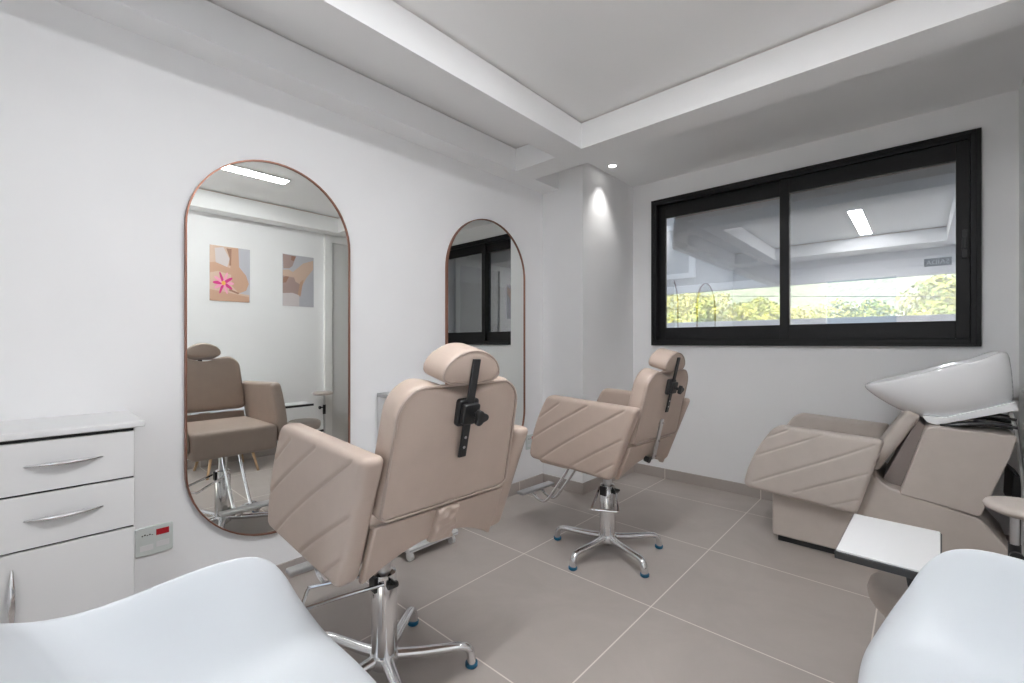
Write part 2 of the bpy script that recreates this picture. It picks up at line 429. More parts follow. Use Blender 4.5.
# ------------------------------------------------------------------ styling chairs
SEAMS = [((-.93, .30), (-.62, .80)), ((-.95, -.35), (.02, .86)), ((-.66, -.92), (.78, .90)), ((.08, -.92), (.93, .14)), ((.66, -.9), (.95, -.52))]
def styling_chair(label, c, a, star, oy, dz, sleeve, pump):
    t = thing('styling_chair', label, 'chair', (c[0], c[1], 0), a, 'beige styling chairs before the mirrors')
    # armrests: quilted side panels
    FB, RB, TR, TF = (.318, .588), (-.262, .566), (-.420, .962), (.170, .984)
    for sx in (-1, 1):
        def P(s, q, w_, sx=sx):
            u, v = (s + 1) / 2, (q + 1) / 2
            y = (FB[0] * (1 - u) + RB[0] * u) * (1 - v) + (TF[0] * (1 - u) + TR[0] * u) * v
            z = (FB[1] * (1 - u) + RB[1] * u) * (1 - v) + (TF[1] * (1 - u) + TR[1] * u) * v
            y += .03 * (1 - q * q) * (1 - u)
            x = sx * (.287 + w_)
            return Vector((x, y + oy, z + dz))
        bm = cushion(BM(), P, .295, .205, .068, .022, c=(.035, .03, .025, .03), puff=.006, seams=SEAMS, step=.0055, sd=.007, sw=.006)
        obj('armrest', bm, M_leather, t, angle=60)
    # seat block
    bm = BM()
    def P(s, q, w_):
        if w_ < 0: w_ *= 1 - .85 * max(0, min(1, (.25 - q) / 1.1))
        return Vector((s * .250, .025 + q * .285 + oy, .628 + w_ + dz))
    cushion(bm, P, .25, .285, .165, .028, c=.03, puff=.012, step=.03)
    obj('seat', bm, M_leather, t, angle=60)
    # upholstered panel closing the back under the backrest, with an arched lower edge
    pts = []
    for k in range(17):
        x = -.250 + .5 * k / 16
        pts.append((x, .560 + .085 * (1 - abs(x / .25) ** 2)))
    pts += [(.250, .746), (-.250, .746)]
    bm = prism(BM(), pts, lambda u, v, q: Vector((u, -.264 - (v - .566) * .40 + q + oy, v + dz)), -.010, .020)
    obj('rear_panel', bm, M_leather, t, bevel=.006)
    # backrest
    up = Vector((0, -.229, .973)); nb = Vector((0, -.973, -.229)); org = Vector((0, -.405 + .045 + oy, .957 + dz))
    def PB(s, q, w_):
        hw = .250 - .009 * (q + 1)
        x = s * hw
        h = q * .197
        h -= .030 * math.exp(-(x / .085) ** 2) * max(0, (q + .2) / 1.2) ** 3
        h += .006 * math.exp(-((abs(x) - .15) / .06) ** 2) * max(0, q) ** 3
        y = Vector((x, 0, 0)) + org + up * h + nb * w_
        return y
    CB = (.03, .03, .085, .085)
    bm = cushion(BM(), PB, .242, .197, .088, .022, c=CB, puff=.006, step=.016)
    b = obj('backrest', bm, M_leather, t, angle=60)
    bm = tube(BM(), outline_pts(lambda s, q, w_: PB(s * .975, q * .97, w_), .242, .197, CB, .0425, n=8), .0042, 6, closed=True)
    obj('piping', bm, M_leather_in, b)
    # headrest: half-moon pad
    hc = Vector((0, -.473 + .056 + oy, 1.190 + dz))
    def PH(s, q, w_):
        h = q * .060 if q > 0 else q * .048
        return hc + Vector((s * .112, 0, 0)) + up * (h + .004 * (1 - s * s)) + nb * w_ + Vector((0, .0, -.012 * s * s))
    bm = cushion(BM(), PH, .112, .054, .108, .016, puff=.004, step=.012, ell=True)
    hd = obj('headrest', bm, M_leather, t, angle=60)
    bm = tube(BM(), outline_pts(lambda s, q, w_: PH(s * .965, q * .93, w_), .112, .054, .03, .052, ell=True, n=8), .0032, 6, closed=True)
    obj('piping', bm, M_leather_in, hd)
    # black slotted bar and clamp that hold the headrest
    def Q(x, h, w_): return Vector((x, 0, 0)) + org + up * h + nb * w_
    bm = prism(BM(), [(-.014, -.030), (.014, -.030), (.014, .278), (-.014, .278)], lambda u, v, q: Q(u, v, q), .062, .069)
    br = obj('headrest_bar', bm, M_black, t, bevel=.0015)
    for h in (.002, .034):
        bm = prism(BM(), [(.0045 * math.cos(k * PI / 6), h + .0045 * math.sin(k * PI / 6)) for k in range(12)], lambda u, v, q: Q(u, v, q), .069, .0705)
        obj('rivet', bm, M_steel, br)
    bm = prism(BM(), round_poly([(-.038, .070), (.038, .070), (.038, .153), (-.038, .153)], .012), lambda u, v, q: Q(u, v, q), .044, .064)
    prism(bm, round_poly([(-.030, .080), (.030, .080), (.030, .143), (-.030, .143)], .01), lambda u, v, q: Q(u, v, q), .064, .082)
    cl = obj('clamp', bm, M_black, t, bevel=.003)
    pts = []
    for k in range(24):
        a_ = 2 * PI * k / 24; rr = .021 + .005 * math.cos(3 * a_)
        pts.append((rr * math.cos(a_) + .012, .110 + rr * math.sin(a_)))
    bm = prism(BM(), pts, lambda u, v, q: Q(u, v, q), .100, .118)
    tube(bm, [Q(.012, .110, .08), Q(.012, .110, .102)], .008)
    obj('knob', bm, M_black, cl, bevel=.003)
    # recline brace
    if sleeve:
        def PS(s, q, w_):
            wob = .004 * math.sin(7 * q + 3 * s) + .003 * math.sin(13 * q - 5 * s)
            z = .690 + q * .060
            return Vector((-.002 + s * (.041 - .003 * q), -.286 - (z - .57) * .36 - w_ - wob + oy, z + dz))
        bm = cushion(BM(), PS, .041, .060, .034, .012, c=.008, puff=.004, step=.008)
        o = obj('brace_sleeve', bm, M_leather, t, angle=60); o['label'] = 'creased beige sleeve over the recline brace'
    else:
        bm = BM()
        pts = round_poly([(-.017, -.31), (.017, -.31), (.017, -.075), (-.017, -.075)], .012)
        prism(bm, pts, lambda u, v, q: Q(u, v, q), .048, .056)
        o = obj('recline_brace', bm, M_steel, t, bevel=.0015); o['label'] = 'bare steel recline brace'
        for h in (-.095, -.20, -.29): obj('bolt', tube(BM(), [Q(0, h, .050), Q(0, h, .064)], .007), M_chrome, o)
        bm = BM(); tube(bm, [Q(-.035, -.315, .02), Q(-.035, -.315, .05)], .016); tube(bm, [Q(-.04, -.315, .035), Q(.03, -.315, .035)], .008)
        obj('recline_lever', bm, M_black, t)
    # column, collar and lift piston
    bm = lathe(BM(), [(.0, .065), (.046, .065), (.047, .07), (.047, .36), (.045, .365), (.045, .385), (.043, .402), (.03, .408), (0, .408)], 32)
    cl = obj('column', bm, M_chrome, t)
    bm = lathe(BM(), [(0, .405), (.026, .405), (.026, .54 + dz), (0, .54 + dz)], 24)
    obj('piston', bm, M_steel, cl)
    bm = BM(); box(bm, -.09, .09, -.04, .15, .532 + dz, .580 + dz)
    for v in bm.verts: v.co.y += oy * .5
    obj('seat_plate', bm, M_black, t, bevel=.003)
    bm = BM()
    box(bm, -.052, -.034, -.022, .022, .345, .400); tube(bm, [(.0, -.050, .385), (.0, -.085, .385)], .007); tube(bm, [(-.02, -.058, .372), (.02, -.058, .372)], .012)
    obj('pump_valve', bm, M_black, cl, bevel=.003)
    # foot pump loop, swung out to the chair's left
    pts = smooth_path([(-.0, -.052, .380), (-.14, -.062, .362), (-.262, -.074, .344), (-.274, -.064, .342), (-.276, .0, .342), (-.274, .060, .342), (-.262, .070, .344), (-.14, .058, .362), (-.0, .050, .380)], 5)
    pts = [Matrix.Rotation(pump, 3, 'Z') @ p for p in pts]
    obj('pump_pedal', tube(BM(), pts, .0070, 8), M_chrome, t)
    # star base
    hubz = .088
    bm = lathe(BM(), [(0, .045), (.034, .045), (.052, .06), (.058, .085), (.052, .104), (0, .106)], 32)
    obj('hub', bm, M_chrome, t)
    for k in range(5):
        g = star + 2 * PI * k / 5 - a
        d = Vector((math.cos(g), math.sin(g), 0))
        path = [d * .035 + Vector((0, 0, .088)), d * .12 + Vector((0, 0, .083)), d * .21 + Vector((0, 0, .083)), d * .285 + Vector((0, 0, .082)), d * .315 + Vector((0, 0, .070)), d * .326 + Vector((0, 0, .045)), d * .328 + Vector((0, 0, .016))]
        pp = smooth_path(path, 4)
        n = len(pp)
        rr = [.024 + (.0185 - .024) * min(1, i / (n * .55)) + (.004 * max(0, (i / n - .6) / .4)) for i in range(n)]
        lg = obj('leg', tube(BM(), pp, rr, 14, flat=.8), M_chrome, t)
        e = d * .328
        bm = lathe(BM(), [(0, 0), (.021, 0), (.0245, .004), (.0245, .015), (.022, .018), (0, .018)], 20, (e.x, e.y, 0))
        obj('glide', bm, M_teal, lg)
    # footrest: two bent tubes and a ribbed bar
    bm = BM()
    for sx in (-1, 1):
        x = sx * .048
        tube(bm, smooth_path([(x, .20 + oy, .552 + dz), (x, .235 + oy, .47 + dz), (x, .34 + oy, .32 + dz), (x, .40 + oy, .245 + dz), (x, .445 + oy, .222 + dz), (x, .50 + oy, .232 + dz), (x, .545 + oy, .262 + dz)], 5), .0095, 10)
    fr = obj('footrest', bm, M_chrome, t)
    bm = BM(); cushion(bm, lambda s, q, w_: Vector((s * .165, .545 + q * .030 + oy, .276 + dz + w_)), .165, .03, .022, .008, c=.008, step=.02)
    obj('foot_bar', bm, M_steel, fr)
    return t
c1 = (-1.487, .922); c2 = (-1.401, 2.400)
styling_chair('beige quilted salon chair nearest, before the mirror beside the drawer cabinet', c1, R(88.3), R(54), -.036, 0, True, R(-31))
styling_chair('beige quilted salon chair further off, with bare steel brace, near the pillar corner', c2, R(86.8), R(-22.8), .038, -.030, False, R(30))

# ------------------------------------------------------------------ white armchairs
def shell_armchair(label, loc, rz, deep):
    t = thing('white_armchair', label, 'armchair', loc, rz, 'white shell armchairs in the foreground')
    rows = [
        [(0, .20, .405), (.10, .205, .405), (.19, .20, .408), (.26, .18, .425), (.290, .165, .44)],
        [(0, .18, .437), (.10, .183, .438), (.19, .176, .446), (.268, .155, .475), (.303, .145, .50)],
        [(0, .13, .447), (.10, .13, .451), (.19, .125, .465), (.275, .11, .53), (.317, .112, .565)],
        [(0, .07, .443), (.10, .07, .447), (.19, .065, .466), (.281, .06, .565), (.327, .085, .640)],
        [(0, 0, .438), (.10, 0, .442), (.19, 0, .464), (.282, 0, .58), (.331, .032, .712)],
        [(0, -.08, .432), (.10, -.08, .437), (.19, -.08, .462), (.280, -.08, .59), (.328, -.06, .726)],
        [(0, -.16, .436), (.10, -.158, .443), (.188, -.155, .47), (.274, -.16, .59), (.324, -.155, .716)],
        [(0, -.23, .475), (.10, -.226, .483), (.18, -.222, .51), (.262, -.235, .60), (.316, -.25, .706)],
        [(0, -.275, .56), (.097, -.272, .568), (.168, -.272, .585), (.242, -.29, .645), (.300, -.318, .724)],
        [(0, -.305, .66), (.09, -.305, .665), (.15, -.308, .677), (.216, -.325, .71), (.270, -.356, .755)],
        [(0, -.335, .755), (.08, -.335, .757), (.133, -.338, .76), (.18, -.348, .772), (.222, -.372, .785)],
        [(0, -.365, .825), (.07, -.365, .823), (.118, -.367, .817), (.16, -.372, .812), (.182, -.378, .81)],
    ]
    bm = BM(); V = []
    for r_ in rows:
        line = [(-x, y, z) for x, y, z in r_[:0:-1]] + r_
        V.append([bm.verts.new((x, y * (deep if y < 0 else 1), z)) for x, y, z in line])
    for A, B in zip(V, V[1:]):
        for k in range(len(A) - 1): bm.faces.new([A[k], A[k + 1], B[k + 1], B[k]])
    obj('shell', bm, M_white_pl, t, angle=180, sub=3, solid=.012)
    # dark wire cradle and pale wooden legs
    for sx in (-1, 1):
        for y0, y1 in ((.12, .21), (-.13, -.24)):
            bm = tube(BM(), [(sx * .13, y0, .415), (sx * .215, y1, 0.0)], [.016, .011], 12)
            obj('leg', bm, M_wood, t)
    bm = BM()
    for sx in (-1, 1):
        tube(bm, [(sx * .145, .135, .36), (-sx * .15, -.15, .36)], .005, 8)
        tube(bm, [(sx * .13, .12, .418), (sx * .13, -.13, .418)], .007, 8)
    tube(bm, [(-.13, .12, .418), (.13, .12, .418)], .007, 8); tube(bm, [(-.13, -.13, .418), (.13, -.13, .418)], .007, 8)
    obj('wire_cradle', bm, M_black, t)
    return t
shell_armchair('glossy white moulded plastic armchair in front of the white drawer cabinet', (-.955, .395, 0), R(-1), 1.2)
shell_armchair('glossy white moulded plastic armchair beside the black-edged manicure tray', (.088, 1.375, 0), R(90), .90)

# ------------------------------------------------------------------ drawer cabinet
cb = thing('drawer_cabinet', 'white cabinet with two rows of drawers over doors, against the left wall', 'cabinet', (XL, 0, 0))
FX = .345     # front of carcass from wall
obj('carcass', boxm(.0125, FX - .004, -.43, .288, .06, .942), M_white_lam, cb, bevel=.001)
obj('gap_backing', boxm(FX - .004, FX - .001, -.425, .284, .065, .948), M_gap, cb)
bm = BM(); box(bm, .002, FX + .030, -.46, .314, .950, .972)
obj('worktop', bm, M_white_lam, cb, bevel=.004)
obj('plinth', boxm(.02, FX - .05, -.42, .28, 0, .06), M_gap, cb)
def bow_handle(parent, yc, zc, L, vertical=False):
    bm = BM()
    def A(u, v, q): return (FX + q, yc + (v if vertical else u), zc + (u if vertical else v))
    n = 16; pts = []; rr = []
    for k in range(n + 1):
        u = -L / 2 + L * k / n; s_ = u / (L / 2)
        pts.append(A(u, 0, .016 + .022 * (1 - s_ * s_))); rr.append(.0025 + .0075 * (1 - abs(s_) ** 1.6))
    tube(bm, pts, rr, 10, flat=.75)
    for u in (-.045, .045): tube(bm, [A(u, 0, .012), A(u, 0, .034)], .005, 8)
    return obj('handle', bm, M_chrome, parent)
for y0, y1 in ((-.072, .284), (-.425, -.078)):
    for z0, z1, in ((.771, .937), (.591, .764)):
        dr = obj('drawer', boxm(FX, FX + .016, y0, y1, z0, z1), M_white_lam, cb, bevel=.0015)
        bow_handle(dr, (y0 + y1) / 2 - .002, (z0 + z1) / 2 + .006, .19)
    dr = obj('door', boxm(FX, FX + .016, y0, y1, .066, .584), M_white_lam, cb, bevel=.0015)
    bow_handle(dr, (y0 + .055) if y0 > -.2 else (y1 - .055), .44, .19, True)

# ------------------------------------------------------------------ wall outlets
def outlet(label, y, z):
    t = thing('wall_outlet', label, 'socket', (XL, y, z), 0, None)
    def P(s, q, w_): return Vector((.005 + w_, s * .067, q * (.060 + .003 * (1 - s * s))))
    obj('plate', cushion(BM(), P, .067, .062, .010, .004, c=.006, step=.012), M_outlet, t)
    o = obj('socket_module', boxm(.010, .0125, .006, .052, .018, .044), M_red, t, bevel=.001); o['label'] = 'dark red socket module'
    for y0, y1, z0, z1 in ((-.05, -.004, -.040, -.016), (.006, .052, -.034, -.010)):
        obj('blank_module', boxm(.010, .0112, y0, y1, z0, z1), M_white_lam, t, bevel=.0005)
    bm = BM()
    for k, (h, dz) in enumerate(((.008, 0), (.010, .002), (.006, .0), (.009, .001), (.005, -.001))):
        y0 = -.044 + k * .0085
        box(bm, .010, .0106, y0, y0 + .0055, .024 + dz, .024 + dz + h * .6)
    obj('printed_mark', bm, M_ink, t)
outlet('pale outlet plate with dark red module, beside the white drawer cabinet', .399, .395)
outlet('pale outlet plate with dark red module, near the pillar behind the further salon chair', 2.985, .405)

# ------------------------------------------------------------------ white trolley between the mirrors
tr = thing('salon_trolley', 'white wheeled trolley against the left wall behind the nearest salon chair', 'trolley', (-2.32, 1.675, 0))
obj('top_tray', boxm(-.17, .17, -.185, .185, .925, .950), M_trimgrey, tr, bevel=.004)
for sx in (-1, 1): obj('side_panel', boxm(-.16, .15, sx * .178 - .006, sx * .178 + .006, .07, .925), M_white_lam, tr, bevel=.002)
obj('back_panel', boxm(-.166, -.160, -.172, .172, .07, .925), M_white_lam, tr)
bm = BM(); box(bm, -.17, .17, -.185, .185, .055, .085)
sh = obj('base_shelf', bm, M_white_lam, tr, bevel=.004)
obj('edge_strip', boxm(.1705, .1725, -.18, .18, .066, .074), M_trimgrey, sh)
for k in range(5):
    z0 = .115 + k * .158
    dr = obj('drawer', boxm(-.15, .158, -.168, .168, z0, z0 + .145), M_white_lam, tr, bevel=.003)
    obj('pull', boxm(.158, .170, -.06, .06, z0 + .105, z0 + .118), M_trimgrey, dr, bevel=.002)
for sx in (-1, 1):
    for sy in (-1, 1):
        bm = BM(); tube(bm, [(sx * .14, sy * .155 - .011, .026), (sx * .14, sy * .155 + .011, .026)], .026, 18)
        tube(bm, [(sx * .14, sy * .155, .028), (sx * .14, sy * .155, .056)], .010, 8)
        obj('caster', bm, M_white_lam, tr)

# ------------------------------------------------------------------ shampoo unit
su = thing('shampoo_chair', 'beige backwash unit with quilted arms and white ceramic basin, under the window', 'shampoo chair', (0, 0, 0))
XZ = lambda u, v, q: Vector((u, q, v))
pts = round_poly([(-.70, .035), (-.70, .36), (-.25, .47), (-.19, .515), (-.165, .485), (-.13, .455), (-.09, .450), (.228, .372), (.345, .215), (.36, .035)], [.015, .02, .03, .02, .0, .02, .02, .02, .02, .015])
bm = prism(BM(), pts, XZ, 3.25, 3.80); obj('base', bm, M_leather_w, su, bevel=.012, seg=3)
bm = prism(BM(), [(-.67, 0), (.33, 0), (.33, .035), (-.67, .035)], XZ, 3.27, 3.78); obj('kick_plate', bm, M_black, su)
pts = round_poly([(-.082, .432), (.026, .818), (.352, .806), (.326, .70), (.226, .385)], [.01, .035, .015, .02, .02])
bm = prism(BM(), pts, XZ, 3.245, 3.805); obj('basin_pedestal', bm, M_leather_w, su, bevel=.012, seg=3)
pts = round_poly([(-.165, .46), (-.010, .835), (.022, .80), (-.075, .44)], .01)
bm = prism(BM(), pts, XZ, 3.36, 3.70); obj('back_support', bm, M_mauve, su, bevel=.008)
# seat
def P(s, q, w_): return Vector((-.44 + s * .26 - .3 * w_ * 0, 3.525 + q * .225, .475 + .05 * -s + w_))
obj('seat', cushion(BM(), P, .26, .225, .12, .03, c=.03, puff=.012, step=.03), M_leather_w, su, angle=60)
# reclining back cushion
upb = Vector((.19, 0, .34)).normalized(); nbk = Vector((-upb.z, 0, upb.x))
def P(s, q, w_): return Vector((-.118, 3.525, .70)) + upb * (q * .195) + Vector((0, s * .19, 0)) + nbk * w_
obj('backrest', cushion(BM(), P, .19, .195, .07, .022, c=.03, puff=.008, step=.02), M_leather_w, su, angle=60)
obj('hinge_tab', boxm(-.055, -.03, 3.69, 3.71, .865, .885), M_black, su, bevel=.003)
# quilted arms
QS = [((-.96, -.0), (-.05, .90)), ((-.82, -.80), (.86, .84)), ((-.05, -.80), (.95, .12)), ((-.95, .62), (-.7, .9)), ((.60, -.9), (.95, -.6))]
FB, RB, TR, TF = (-.850, .330), (-.262, .292), (-.140, .728), (-.660, .752)
for sy, yc in ((-1, 3.200), (1, 3.842)):
    def P(s, q, w_):
        u, v = (s + 1) / 2, (q + 1) / 2
        x = (FB[0] * (1 - u) + RB[0] * u) * (1 - v) + (TF[0] * (1 - u) + TR[0] * u) * v
        z = (FB[1] * (1 - u) + RB[1] * u) * (1 - v) + (TF[1] * (1 - u) + TR[1] * u) * v
        x -= .035 * (1 - q * q) * (1 - u)
        return Vector((x, yc + sy * w_, z))
    obj('armrest', cushion(BM(), P, .275, .215, .075, .022, c=(.035, .03, .025, .045), puff=.008, seams=QS, step=.0055, sd=.007, sw=.006), M_leather_w, su, angle=60)
# basin
st = [  # x, rim z, keel z, half width, section exponent
    (-.244, 1.010, .995, .06, 1.0), (-.225, 1.016, .972, .125, 1.0), (-.17, 1.034, .925, .185, .95), (-.10, 1.058, .878, .215, .9), (0., 1.097, .835, .232, .85),
    (.09, 1.132, .832, .235, .8), (.17, 1.162, .850, .232, .75), (.22, 1.172, .870, .224, .7), (.265, 1.204, .890, .208, .65), (.310, 1.226, .915, .182, .6), (.338, 1.210, .935, .15, .6)]
bm = BM(); V = []
YB = 3.50
for x, zr, zk, hw, ex in st:
    row = []
    for k in range(25):
        f = PI * k / 24
        sn = max(0, math.sin(f)) ** ex
        lean = .10 * (sn) * (x + .244)
        row.append(bm.verts.new((x + lean * .35, YB - hw * math.copysign(abs(math.cos(f)) ** .8, math.cos(f)), zr - (zr - zk) * sn)))
    V.append(row)
for A, B in zip(V, V[1:]):
    for k in range(24): bm.faces.new([A[k], A[k + 1], B[k + 1], B[k]])
bm.faces.new(V[-1][::-1]); bm.faces.new(V[0])
bs = obj('basin', bm, M_ceramic, su, angle=70, solid=.014, sub=1)
bs['label'] = 'white ceramic shampoo bowl'
pts = round_poly([(.03, .828), (.070, .818), (.362, .928), (.352, .968), (.10, .862), (.01, .862)], .006, 4)
bm = prism(BM(), pts, XZ, YB - .175, YB + .175); obj('basin_foot', bm, M_ceramic, bs, bevel=.006)
bm = BM(); tube(bm, [(.24, YB, .905), (.24, YB, .80)], .025, 14)
obj('drain', bm, M_steel, bs)
# hoses bundled under and behind the bowl
rnd = random.Random(3)
for k in range(14):
    y = 3.30 + .022 * k; z = .828 + rnd.uniform(0, .045)
    pts = smooth_path([(.10 + rnd.uniform(-.02, .05), y, z - .012), (.20, y + rnd.uniform(-.02, .02), z + .004), (.29, y + rnd.uniform(-.02, .02), z + .012), (.352 + rnd.uniform(-.02, .02), y, z + .002)], 4)
    obj('rubber_hose', tube(BM(), pts, .0075, 7), M_black, su)
for k in range(5):
    y = 3.36 + .035 * k; dx = .008 * k
    pts = smooth_path([(.330, y, .945), (.352 + dx * .5, y - .01, .84), (.366 + dx * .6, y, .70), (.382 + dx * .5, y + .02, .56), (.385 + dx * .3, y + .04, .42), (.385, y + .05, .2), (.38, y + .06, .02)], 6)
    obj('water_hose', tube(BM(), pts, .0072, 8), M_black if k % 2 else M_hose, su)
bm = prism(BM(), round_poly([(.345, .42), (.405, .42), (.392, .56), (.352, .60)], .008), XZ, 3.40, 3.70); obj('hose_cover', bm, M_black, su, bevel=.004)

# ------------------------------------------------------------------ manicure stand
ms = thing('manicure_stand', 'wheeled stand carrying a white tray with black edge and a beige round pad', 'manicure stand', (.255, 2.43, 0))
ty = R(-1.5); tc_ = Vector((-.070 - .255, 1.905 - 2.43, 0)); ct_, st_ = math.cos(ty), math.sin(ty)
def TP(u, v, z): return Vector((tc_.x + u * ct_ + v * st_ * -1, tc_.y + u * st_ + v * ct_, z))
pts = round_poly([(-.121, -.205), (.121, -.205), (.121, .205), (-.121, .205)], .006, 3)
ty_ = obj('tray', prism(BM(), pts, TP, .592, .614), M_black, ms, bevel=.002)
pts = round_poly([(-.117, -.201), (.117, -.201), (.117, .201), (-.117, .201)], .005, 3)
o = obj('tray_top', prism(BM(), pts, TP, .614, .620), M_white_lam, ty_, bevel=.0015); o['label'] = 'white laminate tray top'
bm = tube(BM(), smooth_path([(-.275, -.665, .590), (-.262, -.680, .52), (-.225, -.685, .42), (-.175, -.63, .31), (-.095, -.33, .24), (-.012, -.02, .23)], 6), .013, 10)
obj('tray_arm', bm, M_black, ms)
bm = lathe(BM(), [(0, .645), (.092, .645), (.112, .655), (.116, .666), (.110, .676), (.088, .682), (0, .684)], 40, (.035, 0, 0))
o = obj('pad', bm, M_leather_w, ms, angle=60); o['label'] = 'thin round beige pad'
bm = lathe(BM(), [(0, .06), (.012, .06), (.012, .645), (0, .645)], 16); obj('post', bm, M_steel, ms)
bm = BM(); tube(bm, [(0, -.012, .50), (0, -.05, .50)], .008, 8); tube(bm, [(0, -.045, .50), (0, -.062, .50)], .019, 14)
tube(bm, [(0, 0, .42), (0, 0, .53)], .017, 14); obj('knob', bm, M_black, ms)
for k in range(5):
    g = R(18) + 2 * PI * k / 5; dx, dy = math.cos(g), math.sin(g)
    lg = obj('leg', tube(BM(), smooth_path([(dx * .0, dy * .0, .085), (dx * .09, dy * .09, .075), (dx * .155, dy * .155, .058)], 4), [.013] * 8 + [.010], 10), M_black, ms)
    bm = tube(BM(), [(dx * .155 - dy * .009, dy * .155 + dx * .009, .022), (dx * .155 + dy * .009, dy * .155 - dx * .009, .022)], .022, 16)
    tube(bm, [(dx * .155, dy * .155, .025), (dx * .155, dy * .155, .06)], .006, 8); obj('caster', bm, M_black, lg)

# ------------------------------------------------------------------ round stool
sl = thing('round_stool', 'beige upholstered round stool under the black-edged manicure tray', 'stool', (.03, 2.10, 0))
n = 48; prof = [(.0, .42), (.10, .419), (.145, .412), (.166, .396), (.172, .372), (.168, .345), (.155, .322), (.135, .312), (0, .310)]
bm = BM(); rings = []
for i, (r_, z) in enumerate(prof):
    if r_ == 0: rings.append([bm.verts.new((0, 0, z))]); continue
    ring_ = []
    for k in range(n):
        a = 2 * PI * k / n
        pl = .004 * math.sin(a * 24) if i in (5, 6) else 0
        ring_.append(bm.verts.new(((r_ + pl) * math.cos(a), (r_ + pl) * math.sin(a), z)))
    rings.append(ring_)
for A, B in zip(rings, rings[1:]):
    for k in range(n):
        k2 = (k + 1) % n
        if len(A) == 1: bm.faces.new([A[0], B[k], B[k2]])
        elif len(B) == 1: bm.faces.new([A[k], B[0], A[k2]])
        else: bm.faces.new([A[k], B[k], B[k2], A[k2]])
obj('seat', bm, M_leather_w, sl, angle=70)
bm = lathe(BM(), [(0, .08), (.026, .08), (.026, .25), (.018, .26), (.018, .31), (0, .31)], 20); obj('column', bm, M_chrome, sl)
for k in range(5):
    g = R(222) + 2 * PI * k / 5; dx, dy = math.cos(g), math.sin(g)
    lg = obj('leg', tube(BM(), smooth_path([(dx * .01, dy * .01, .10), (dx * .08, dy * .08, .085), (dx * .15, dy * .15, .062)], 4), [.016] * 8 + [.012], 10), M_chrome, sl)
    bm = tube(BM(), [(dx * .15 - dy * .01, dy * .15 + dx * .01, .024), (dx * .15 + dy * .01, dy * .15 - dx * .01, .024)], .024, 16)
    tube(bm, [(dx * .15, dy * .15, .028), (dx * .15, dy * .15, .064)], .007, 8); obj('caster', bm, M_black, lg)

# ------------------------------------------------------------------ posters on the right wall (seen in the mirror)
PM = [mat('print_backdrop', (0.45, 0.45, 0.49), .6), mat('print_skin', (0.48, 0.30, 0.21), .6), mat('print_skin_light', (0.56, 0.41, 0.32), .6), mat('print_skin_deep', (0.29, 0.16, 0.11), .6),
      mat('print_cloth', (0.58, 0.53, 0.53), .6), mat('print_magenta', (.55, .03, .20), .6), mat('print_pink', (.75, .30, .45), .6), mat('print_yellow', (.75, .42, .08), .6), mat('print_mauve', (0.36, 0.26, 0.24), .6)]
def poster(label, y0, y1, z0, z1, shapes, group):
    o = thing('poster', label, 'poster', (XR, (y0 + y1) / 2, (z0 + z1) / 2)); o['group'] = group
    W, H_ = (y1 - y0), (z1 - z0)
    bm = boxm(-.004, 0, -W / 2, W / 2, -H_ / 2, H_ / 2)
    for i, (mi, poly) in enumerate(shapes):
        x = -.0043 - .0003 * i
        f = [bm.verts.new((x, (u - .5) * W, (.5 - v) * H_)) for u, v in poly]
        bm.faces.new(f).material_index = mi
    me = obj('print', bm, PM, o, angle=0)
def blob(cx, cy, rx, ry, rot=0, n=20):
    c_, s_ = math.cos(R(rot)), math.sin(R(rot))
    return [(min(1, max(0, cx + rx * math.cos(2 * PI * k / n) * c_ - ry * math.sin(2 * PI * k / n) * s_)), min(1, max(0, cy + rx * math.cos(2 * PI * k / n) * s_ + ry * math.sin(2 * PI * k / n) * c_))) for k in range(n)]
fl = [(5 if k % 2 else 6, blob(.33 + .13 * math.cos(k * PI / 5), .67 + .085 * math.sin(k * PI / 5), .13, .03, math.degrees(math.atan2(.085 * math.sin(k * PI / 5), .13 * math.cos(k * PI / 5))))) for k in range(10)]
poster('poster of a seated bare body with a magenta flower', 1.315, 1.690, 1.700, 2.275,
       [(2, [(0, 0), (.70, 0), (.72, .35), (.90, .50), (.97, .65), (.90, .78), (.72, .84), (.98, .86), (.98, 1), (0, 1)]),
        (4, [(.12, .05), (.33, .02), (.48, .22), (.42, .38), (.15, .36)]),
        (1, [(.50, .02), (.70, 0), (.72, .35), (.90, .50), (.97, .65), (.90, .78), (.72, .84), (.55, .72), (.50, .40)]),
        (1, [(0, .32), (.12, .30), (.62, .42), (.60, .52), (.20, .46), (0, .50)]),
        (3, [(.40, .03), (.53, .03), (.52, .34), (.47, .34), (.48, .2)]),
        (3, [(.48, .77), (.72, .83), (.70, .86), (.46, .80)]), (1, [(0, .80), (.45, .84), (.98, .90), (.98, 1), (0, 1)])] + fl + [(7, blob(.33, .67, .05, .04))], 'beauty posters on the right wall')
poster('poster of a raised bare arm above a white towel', 2.030, 2.385, 1.690, 2.285,
       [(8, [(0, .42), (.25, .40), (.62, .45), (.58, .62), (.50, .78), (0, .76)]),
        (2, [(.30, .34), (.65, .14), (.98, .06), (.98, .24), (.78, .40), (.62, .58), (.40, .52)]),
        (1, [(.55, .52), (.66, .46), (.56, .80), (.46, .80)]),
        (8, [(0, 0), (.42, .02), (.30, .22), (.20, .27), (.02, .28)]), (3, [(.27, .02), (.42, .02), (.34, .12), (.26, .10)]), (3, [(.02, .45), (.22, .40), (.10, .55), (0, .56)]),
        (2, [(.0, .31), (.18, .29), (.40, .36), (.34, .44), (0, .42)]),
        (4, [(0, .76), (.30, .74), (.52, .78), (.52, 1), (0, 1)])], 'beauty posters on the right wall')

